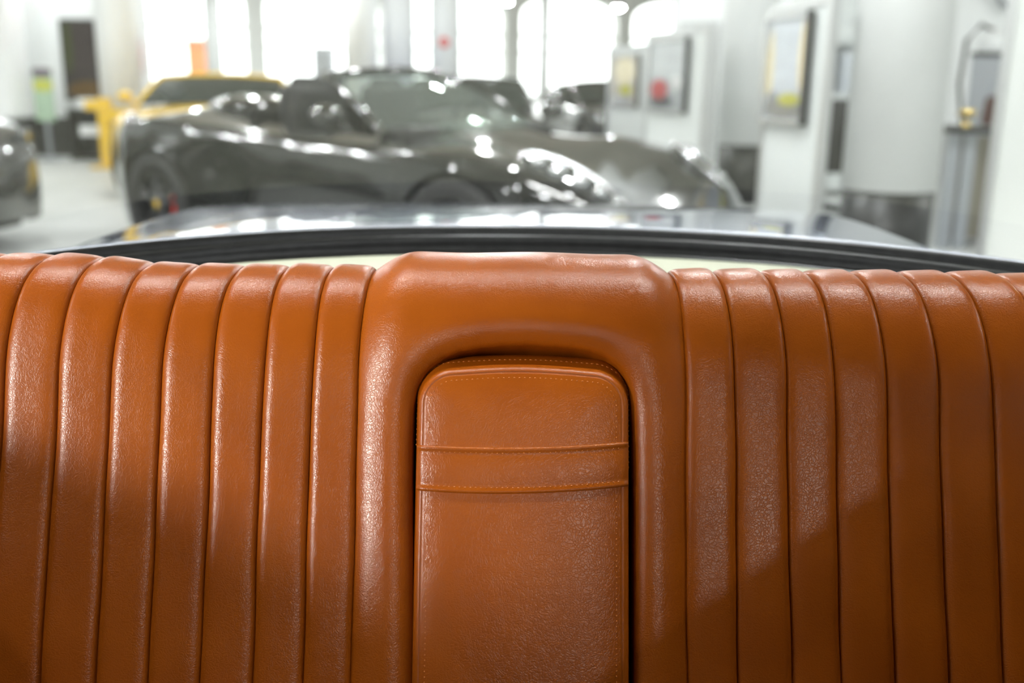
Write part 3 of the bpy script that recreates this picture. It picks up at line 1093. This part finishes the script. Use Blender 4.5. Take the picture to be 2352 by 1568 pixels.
# ------------------------------------------------------------------ display boards with framed posters
def print_mat(name, base, spots, gloss=0.6):
    """flat printed picture: soft coloured fields on a ground colour, in the poster's own plane"""
    m = mat(name, base, 0.25 if gloss else 0.8, 0, 0.5 if gloss else 0.1, gloss)
    nt = m.node_tree
    N, Lk = nt.nodes, nt.links
    tc = N.new('ShaderNodeTexCoord')
    cur = None
    nz = N.new('ShaderNodeTexNoise'); nz.inputs['Scale'].default_value = 6; nz.inputs['Detail'].default_value = 4
    Lk.new(tc.outputs['Generated'], nz.inputs['Vector'])
    r = N.new('ShaderNodeMix'); r.data_type = 'RGBA'
    r.inputs[6].default_value = (*[c * 0.7 for c in base], 1); r.inputs[7].default_value = (*[min(c * 1.3, 1) for c in base], 1)
    Lk.new(nz.outputs['Fac'], r.inputs['Factor'])
    cur = r.outputs[2]
    for (cx, cz, rx, rz_, col) in spots:
        mp = N.new('ShaderNodeVectorMath'); mp.operation = 'SUBTRACT'; mp.inputs[1].default_value = (cx, 0.5, cz)
        Lk.new(tc.outputs['Generated'], mp.inputs[0])
        sc = N.new('ShaderNodeVectorMath'); sc.operation = 'MULTIPLY'; sc.inputs[1].default_value = (1 / rx, 0, 1 / rz_)
        Lk.new(mp.outputs[0], sc.inputs[0])
        ln = N.new('ShaderNodeVectorMath'); ln.operation = 'LENGTH'
        Lk.new(sc.outputs[0], ln.inputs[0])
        mr = N.new('ShaderNodeMapRange'); mr.inputs[1].default_value = 0.8; mr.inputs[2].default_value = 1.1
        mr.inputs[3].default_value = 1; mr.inputs[4].default_value = 0
        Lk.new(ln.outputs['Value'], mr.inputs[0])
        mx = N.new('ShaderNodeMix'); mx.data_type = 'RGBA'; mx.inputs[7].default_value = (*col, 1)
        Lk.new(mr.outputs[0], mx.inputs['Factor']); Lk.new(cur, mx.inputs[6])
        cur = mx.outputs[2]
    Lk.new(cur, N['Principled BSDF'].inputs['Base Color'])
    return m


def board(far, near, zt, label, poster=None, plabel=None, th=0.10, face=None, pz=None, pu=(0.14, 0.80), z0=0.08):
    far, near = Vector(far), Vector(near)
    d = near - far
    W = d.length
    ang = math.atan2(d.y, d.x)
    root = empty('display_board', (far.x, far.y, 0), ang, label, 'display board', 'poster boards')
    # local x runs from the far edge to the near edge, the shown face looks along -y
    MB().box((W / 2, th / 2, (z0 + zt) / 2), (W - 0.08, th - 0.03, zt - z0 - 0.05)).build('panel', face or M_panel, root)
    for x in (0.025, W - 0.025):
        MB().box((x, th / 2, zt / 2), (0.05, th, zt), 0, 0.006).build('post', M_alu, root)
    for z in (zt - 0.025, z0):
        MB().box((W / 2, th / 2, z), (W - 0.1, th * 0.9, 0.05), 0, 0.006).build('rail', M_alu, root)
    for x in (0.025, W - 0.025):
        MB().box((x, th / 2, 0.015), (0.10, 0.42, 0.03), 0, 0.006).build('foot', M_alu, root)
    if poster:
        x0, x1 = W * pu[0], W * pu[1]
        a, b = pz
        p = empty('poster', (0, 0, 0), 0, plabel, 'poster', 'framed posters')
        ca, sa = math.cos(ang), math.sin(ang)
        px_, py_ = (x0 + x1) / 2, -0.004
        p.location = (far.x + px_ * ca - py_ * sa, far.y + px_ * sa + py_ * ca, a)
        p.rotation_euler = (0, 0, ang)
        h, ww = b - a, x1 - x0
        MB().box((0, -0.004, h / 2), (ww - 0.03, 0.012, h - 0.03)).build('print', poster, p)
        for z in (0.0, h):
            MB().box((0, -0.014, z), (ww, 0.032, 0.028)).build('frame_rail', M_alu, p)
        for x, mm in ((-ww / 2, M_alu), (ww / 2, M_black)):
            MB().box((x, -0.016, h / 2), (0.035, 0.036, h + 0.028)).build('frame_rail', mm, p)
    return root


P_city = print_mat('print_city', (0.42, 0.45, 0.50), [(0.10, 0.5, 0.09, 0.42, (0.66, 0.55, 0.30)), (0.88, 0.62, 0.09, 0.36, (0.70, 0.56, 0.30)), (0.5, 0.1, 0.6, 0.1, (0.2, 0.21, 0.22)), (0.62, 0.2, 0.3, 0.07, (0.42, 0.42, 0.04)), (0.2, 0.2, 0.15, 0.09, (0.15, 0.16, 0.18))])
P_red = print_mat('print_red_car', (0.42, 0.44, 0.46), [(0.35, 0.12, 0.34, 0.1, (0.10, 0.10, 0.11)), (0.28, 0.30, 0.26, 0.16, (0.48, 0.07, 0.08)), (0.75, 0.4, 0.15, 0.12, (0.7, 0.7, 0.7))])
P_sun = print_mat('print_sunlit', (0.55, 0.50, 0.42), [(0.5, 0.7, 0.4, 0.3, (0.85, 0.75, 0.5)), (0.55, 0.3, 0.25, 0.14, (0.5, 0.48, 0.05)), (0.3, 0.1, 0.6, 0.1, (0.4, 0.4, 0.4))])
ZT = 1.64
board((1.60, 6.62), (1.735, 5.76), ZT, 'white display board with city poster beside the thick column', P_city, 'framed city street poster with yellow cab on the nearest board', pz=(0.94, 1.56), pu=(0.06, 0.76), th=0.055)
board((1.29, 10.2), (1.64, 8.9), ZT, 'white display board with red car poster, second in the row', P_red, 'framed grey poster showing a red car', pz=(0.92, 1.56), pu=(0.10, 0.74))
board((1.22, 13.6), (1.60, 12.4), ZT, 'white display board with pale yellow poster, farthest in the row', P_sun, 'framed pale sunlit poster on the farthest board', pz=(0.90, 1.52), pu=(0.14, 0.8))
board((1.80, 11.45), (2.2, 11.2), 1.83, 'plain white board with grey top rail standing behind the second poster board', th=0.08)
board((2.27, 4.85), (2.60, 4.0), 2.9, 'tall blank white board at the picture\'s edge beside the desk', z0=0.05, face=M_blank)

# ------------------------------------------------------------------ desk corner between column and blank board
t = empty('desk', (3.72, 7.6, 0), 0, 'dark reception desk behind the thick column', 'desk')
MB().box((0, 0, 0.86), (1.2, 0.6, 0.045), 0, 0.01).build('desktop', M_black, t)
MB().box((0, -0.22, 0.45), (1.1, 0.03, 0.74)).build('modesty_panel', M_taupe, t)
for sx in (-0.54, -0.42, -0.2, 0.1, 0.4):
    MB().box((sx, -0.25, 0.42), (0.09, 0.03, 0.84)).build('batten', M_grey if sx < -0.4 else M_brown, t)
for sx in (-0.56, 0.56):
    MB().box((sx, 0, 0.42), (0.06, 0.5, 0.84)).build('leg', M_alu, t)

t = empty('divider_screen', (4.22, 9.1, 0), 0, 'grey fabric divider screen behind the seated person', 'divider')
MB().box((0, -0.1, 0.75), (0.50, 0.03, 1.36), 0, 0.01).build('fabric_panel', M_grey, t)
MB().box((0, -0.1, 1.44), (0.52, 0.04, 0.04)).build('top_rail', M_black, t)
for sx in (-0.2, 0.2):
    MB().box((sx, -0.1, 0.035), (0.05, 0.3, 0.07)).build('foot', M_black, t)

t = empty('floor_lamp', (4.32, 9.5, 0), 0, 'floor lamp with white shade on a dark curved arm above the divider', 'lamp')
MB().lathe([(0.15, 0), (0.15, 0.02), (0.02, 0.04)], n=20).build('base', M_black, t, True)
MB().tube([(-0.02, 0, 0.03), (-0.22, 0, 1.2), (-0.20, 0, 1.58), (-0.08, 0, 1.72), (0.05, 0, 1.66)], 0.02, 8).build('arm', M_black, t, True)
MB().lathe([(0.12, 1.46), (0.11, 1.60), (0.05, 1.67)], (0.05, 0, 0), n=20).build('shade', M_white, t, True)

t = empty('wall_clock', (4.66, 9.92, 2.02), 0, 'round clock with dark rim high above the desk', 'clock')
MB().tube([(0.10 * math.cos(a), 0, 0.10 * math.sin(a)) for a in np.linspace(0, 2 * math.pi, 29)[:-1]], 0.026, 8, True).build('rim', M_grey, t, True)
MB().lathe([(0.10, -0.01), (0.10, 0.01)], (0, 0, 0), 'y', 28).build('dial', M_panel, t, True)
hb = MB().box((0, -0.02, 0.03), (0.008, 0.006, 0.07)).box((0.025, -0.02, 0), (0.05, 0.006, 0.008))
hb.build('hands', M_black, t)
MB().box((0, 0.06, 0), (0.03, 0.13, 0.03)).build('bracket', M_grey, t)
st('partition', MB().box((4.6, 10.1, 1.35), (1.6, 0.12, 2.7)), M_white)

# person seated behind the desk
per = empty('person', (4.02, 8.25, 0), 0, 'dark-haired person in a brown top seated behind the desk', 'person')
M_skin = mat('skin', (0.50, 0.27, 0.18), 0.5)
M_top = mat('brown_top', (0.055, 0.018, 0.014), 0.8)
M_hair = mat('dark_hair', (0.012, 0.009, 0.008), 0.6)


def skin(name, verts, edges, radii, m, parent, sub=2):
    me = bpy.data.meshes.new(name)
    me.from_pydata(verts, edges, [])
    o = bpy.data.objects.new(name, me)
    COL.objects.link(o)
    o.parent = parent
    me.materials.append(m)
    o.modifiers.new('skin', 'SKIN')
    sv = me.skin_vertices if len(me.skin_vertices) else None
    if not sv:
        bm = bmesh.new(); bm.from_mesh(me)
        bm.verts.layers.skin.verify(); bm.to_mesh(me); bm.free()
    for v, r in zip(me.skin_vertices[0].data, radii):
        v.radius = r if isinstance(r, tuple) else (r, r)
    me.skin_vertices[0].data[0].use_root = True
    o.modifiers['skin'].use_smooth_shade = True
    sm = o.modifiers.new('sub', 'SUBSURF'); sm.levels = sm.render_levels = sub
    return o


V = [(0, 0.05, 0.52), (0, 0.03, 0.70), (0, 0.0, 0.90), (0, -0.02, 1.03), (0, -0.03, 1.10), (0, -0.05, 1.16), (0, -0.06, 1.24), (0, -0.055, 1.29),
     (-0.17, 0.0, 1.04), (-0.23, -0.08, 0.86), (-0.14, -0.30, 0.905), (-0.08, -0.36, 0.915),
     (0.17, 0.0, 1.04), (0.23, -0.08, 0.86), (0.14, -0.30, 0.905), (0.08, -0.36, 0.915),
     (-0.10, 0.0, 0.50), (-0.12, -0.38, 0.50), (-0.12, -0.36, 0.10), (-0.12, -0.46, 0.04), (0.10, 0.0, 0.50), (0.12, -0.38, 0.50), (0.12, -0.36, 0.10), (0.12, -0.46, 0.04)]
E = [(0, 1), (1, 2), (2, 3), (3, 4), (4, 5), (5, 6), (6, 7), (3, 8), (8, 9), (9, 10), (10, 11), (3, 12), (12, 13), (13, 14), (14, 15), (0, 16), (16, 17), (17, 18), (18, 19), (0, 20), (20, 21), (21, 22), (22, 23)]
Rd = [(.15, .12), (.14, .11), (.16, .11), (.13, .09), .055, .062, .085, .06, .065, .048, .036, .03, .065, .048, .036, .03, .09, .07, .05, .035, .09, .07, .05, .035]
skin('body', V, E, Rd, M_skin, per)
cl = skin('sweater', [(p[0], p[1], p[2]) for p in V[:4]] + [V[8], V[9], V[10], V[12], V[13], V[14]], [(0, 1), (1, 2), (2, 3), (3, 4), (4, 5), (5, 6), (3, 7), (7, 8), (8, 9)],
          [(.168, .138), (.158, .128), (.175, .128), (.145, .105), .08, .062, .05, .08, .062, .05], M_top, per)
hr = MB().ell((0, -0.045, 1.265), (0.088, 0.10, 0.082)).build('hair', M_hair, per, True)
fc = MB().ell((0, -0.158, 1.20), (0.012, 0.02, 0.022)).build('nose', M_skin, per, True)
for sg in (-1, 1):
    MB().ell((sg * 0.032, -0.142, 1.225), (0.013, 0.008, 0.008)).build('eye', M_hair, per, True)
    MB().ell((sg * 0.092, -0.055, 1.205), (0.012, 0.02, 0.03)).build('ear', M_skin, per, True)
MB().ell((0, -0.138, 1.155), (0.024, 0.01, 0.007)).build('mouth', mat('lips', (0.4, 0.12, 0.1), 0.5), per, True)
t = empty('stool', (4.02, 8.3, 0), 0, 'low black stool under the seated person', 'stool')
MB().lathe([(0.2, 0.33), (0.21, 0.36), (0.18, 0.385)], n=24).build('seat', M_black, t, True)
MB().lathe([(0.03, 0.02), (0.03, 0.33)], n=12).build('stem', M_alu, t, True)
MB().lathe([(0.2, 0.0), (0.2, 0.02), (0.05, 0.04)], n=24).build('base', M_black, t, True)


# black office chair between near board and thick column
t = empty('office_chair', (2.80, 9.1, 0), math.radians(10), 'black office chair with curved waisted backrest beside the thick column', 'chair')
rows = []
for f in np.linspace(0, 1, 21):
    z = 0.42 + 0.63 * f
    hw_ = 0.21 - 0.055 * math.exp(-((f - 0.42) / 0.17) ** 2) - 0.07 * smst(f, 0.93, 1.0) - 0.05 * (1 - smst(f, 0, 0.08))
    rows.append([(hw_ * v, -0.22 - 0.05 * math.sin(f * 3) + 0.05 * v * v, z) for v in np.linspace(-1, 1, 11)])
o = MB().grid(rows).build('backrest', M_black, t, True)
o.modifiers.new('thick', 'SOLIDIFY').thickness = 0.05
MB().box((0, 0.04, 0.46), (0.46, 0.46, 0.08), 0, 0.03).build('seat', M_black, t, True)
MB().lathe([(0.03, 0.1), (0.03, 0.42)], n=12).build('stem', M_alu, t, True)
for k in range(5):
    a = 2 * math.pi * k / 5
    l_ = MB().tube([(0, 0, 0.11), (0.28 * math.cos(a), 0.28 * math.sin(a), 0.075)], [0.03, 0.018], 8)
    l_.ell((0.28 * math.cos(a), 0.28 * math.sin(a), 0.032), (0.032, 0.032, 0.032), 10, 8)
    l_.build('leg', M_black, t, True)

# tall white cabinet behind the chair
t = empty('cabinet', (3.62, 11.2, 0), 0, 'tall white cabinet with open shelf behind the office chair', 'cabinet')
MB().box((0, 0.2, 1.3), (1.15, 0.02, 2.6)).build('back_panel', M_panel, t)
for sx in (-0.575, 0.575):
    MB().box((sx, 0, 1.3), (0.03, 0.4, 2.6)).build('side_panel', M_panel, t)
for z in (1.07, 1.62, 2.585):
    MB().box((0, 0, z), (1.12, 0.4, 0.05)).build('shelf', M_panel, t)
for sx in (-0.28, 0.28):
    d_ = MB().box((sx, -0.2, 0.55), (0.54, 0.02, 0.98), 0, 0.004).build('door', M_panel, t)
    MB().box((sx * 0.2, -0.22, 0.6), (0.015, 0.02, 0.14)).build('handle', M_alu, d_)
    d_ = MB().box((sx, -0.2, 2.1), (0.54, 0.02, 0.90), 0, 0.004).build('door', M_panel, t)
    MB().box((sx * 0.2, -0.22, 1.8), (0.015, 0.02, 0.14)).build('handle', M_alu, d_)
for k, (x, z, nm) in enumerate(((-0.49, 1.095, 'first dark binder standing at the end of the cabinet shelf'), (-0.40, 1.095, 'second dark binder leaning against the white storage box'))):
    b_ = empty('binder', (3.62 + x, 11.12, z), 0, nm, 'binder', 'binders on the cabinet shelf')
    MB().box((0, 0, 0.16), (0.075, 0.26, 0.32), 0, 0.006).build('cover', M_black, b_)
    MB().box((0, -0.132, 0.2), (0.05, 0.004, 0.1)).build('spine_label', M_panel, b_)
b_ = empty('storage_box', (3.80, 11.12, 1.095), 0, 'pale blue-white storage box on the cabinet shelf', 'box')
MB().box((0, 0, 0.19), (0.62, 0.3, 0.38), 0, 0.01).build('body', mat('pale_box', (0.66, 0.70, 0.76), 0.5), b_)
MB().box((0, 0, 0.40), (0.64, 0.32, 0.05), 0, 0.01).build('lid', mat('pale_lid', (0.72, 0.75, 0.8), 0.5), b_)

# ------------------------------------------------------------------ far corner beside the columns
P_dark = print_mat('print_dark_brown', (0.045, 0.034, 0.036), [(0.5, 0.12, 0.5, 0.12, (0.13, 0.07, 0.015)), (0.1, 0.7, 0.12, 0.4, (0.05, 0.06, 0.02))], 0.0)
t = empty('wall_poster', (-6.48, 15.62, 0.86), 0, 'large dark brown poster on the wall between pillar and column', 'poster')
MB().box((0, 0, 0.57), (0.66, 0.03, 1.14)).build('print', P_dark, t)
for z in (0, 1.14):
    MB().box((0, -0.005, z), (0.70, 0.05, 0.04)).build('frame_rail', M_black, t)
for x in (-0.34, 0.34):
    MB().box((x, -0.005, 0.57), (0.03, 0.05, 1.14)).build('frame_rail', M_black, t)
P_green = print_mat('print_green', (0.42, 0.58, 0.42), [(0.5, 0.68, 0.6, 0.13, (0.55, 0.58, 0.08)), (0.5, 0.92, 0.6, 0.1, (0.16, 0.12, 0.16))])
t = empty('stand_sign', (-6.78, 14.75, 0), 0, 'narrow green and yellow stand-up sign beside the broad pillar', 'sign')
MB().box((0, 0, 0.93), (0.28, 0.03, 0.74), 0, 0.005).build('print', P_green, t)
MB().box((0, 0.02, 0.28), (0.05, 0.03, 0.56)).build('post', M_grey, t)
MB().box((0, 0, 0.015), (0.3, 0.3, 0.03), 0, 0.005).build('base', M_grey, t)
t = empty('storage_rack', (-6.05, 14.9, 0), 0, 'low black rack holding white cartons before the far wall', 'rack')
for z in (0.05, 0.34, 0.72):
    MB().box((0, 0, z), (0.8, 0.4, 0.035)).build('shelf', M_black, t)
MB().box((0, 0.19, 0.38), (0.8, 0.02, 0.76)).build('back_panel', M_black, t)
for x in (-0.39, 0.39):
    MB().box((x, 0, 0.37), (0.03, 0.4, 0.74)).build('side_panel', M_black, t)
for z, nm in ((0.7375, 'white carton on top of the black rack'), (0.3575, 'white carton on the middle shelf of the black rack')):
    c_ = empty('carton', (-6.10, 14.82, z), 0, nm, 'carton', 'cartons on the rack')
    MB().box((0, 0, 0.075), (0.40, 0.22, 0.15), 0, 0.005).build('body', M_white, c_)
    MB().box((0, 0, 0.1505), (0.40, 0.05, 0.002)).build('tape', M_cream, c_)
t = empty('lift_post', (-5.42, 13.5, 0), 0, 'yellow steel lift post with arms beside the white column', 'lift post')
MB().box((0, 0, 0.46), (0.16, 0.14, 0.92), 0, 0.01).build('post', M_yellow, t)
MB().box((0, 0, 0.02), (0.4, 0.3, 0.04), 0, 0.005).build('base_plate', M_yellow, t)
MB().box((-0.06, -0.04, 0.82), (0.34, 0.1, 0.13), 0, 0.01).build('arm', M_yellow, t)
MB().box((0.26, -0.04, 0.70), (0.42, 0.1, 0.16), 0, 0.01).build('arm', M_yellow, t)
t = empty('fire_extinguisher', (-5.76, 15.52, 1.28), 0, 'red fire extinguisher hung at the wall end beside the first window', 'extinguisher')
MB().lathe([(0.09, 0), (0.10, 0.03), (0.10, 0.36), (0.03, 0.42), (0.03, 0.44)], n=20).build('cylinder', M_red, t, True)
vl = MB().box((0, 0, 0.46), (0.05, 0.05, 0.04)).box((0.03, 0, 0.49), (0.12, 0.03, 0.02))
vl.build('valve', M_black, t)
MB().tube([(0.03, -0.02, 0.46), (0.09, -0.03, 0.36), (0.09, -0.03, 0.12)], 0.012, 8).build('hose', M_black, t, True)
MB().box((0, 0.115, 0.25), (0.05, 0.04, 0.3)).build('bracket', M_grey, t)
n_ = empty('notice', (-1.25, 18.222, 1.85), 0, 'small red round notice on the grey-white column', 'sign')
MB().lathe([(0.09, -0.012), (0.09, 0.012)], (0, 0, 0), 'y', 24).build('disc', M_red, n_, True)
MB().box((0, -0.014, 0), (0.11, 0.004, 0.028)).build('bar', M_white, n_)

# outside the windows
t = empty('gate_post', (-10.15, 33.0, 0), 0, 'pale orange post outside the first arched window', 'post')
MB().box((0, 0, 1.2), (0.52, 0.4, 2.4), 0, 0.02).build('shaft', mat('orange_render', (0.62, 0.22, 0.08), 0.8), t)
MB().box((0, 0, 2.43), (0.58, 0.46, 0.06), 0, 0.01).build('cap', M_white, t)
t = empty('meter_box', (-6.65, 36.0, 0), 0, 'grey metal cabinet outside the second arched window', 'cabinet')
MB().box((0, 0, 1.2), (0.72, 0.4, 2.3), 0, 0.02).build('body', M_grey, t)
MB().box((0, -0.21, 1.25), (0.6, 0.02, 1.9)).build('door', mat('dim_grey', (0.16, 0.165, 0.17), 0.6), t)
MB().box((0, 0, 0.03), (0.8, 0.5, 0.06)).build('plinth', M_grey, t)
t = empty('trophy_cup', (3.30, 7.45, 0.8825), 0, 'small brass cup on the desk beside the thick column', 'cup')
M_brass = mat('brass', (0.75, 0.55, 0.18), 0.25, 1.0)
MB().lathe([(0.035, 0), (0.035, 0.012), (0.01, 0.03), (0.01, 0.05), (0.04, 0.075), (0.05, 0.12), (0.046, 0.12), (0.035, 0.08)], n=20, caps=False).build('bowl', M_brass, t, True)
for sg in (-1, 1):
    MB().tube([(sg * 0.045, 0, 0.11), (sg * 0.075, 0, 0.10), (sg * 0.07, 0, 0.075), (sg * 0.038, 0, 0.07)], 0.005, 6).build('handle', M_brass, t, True)
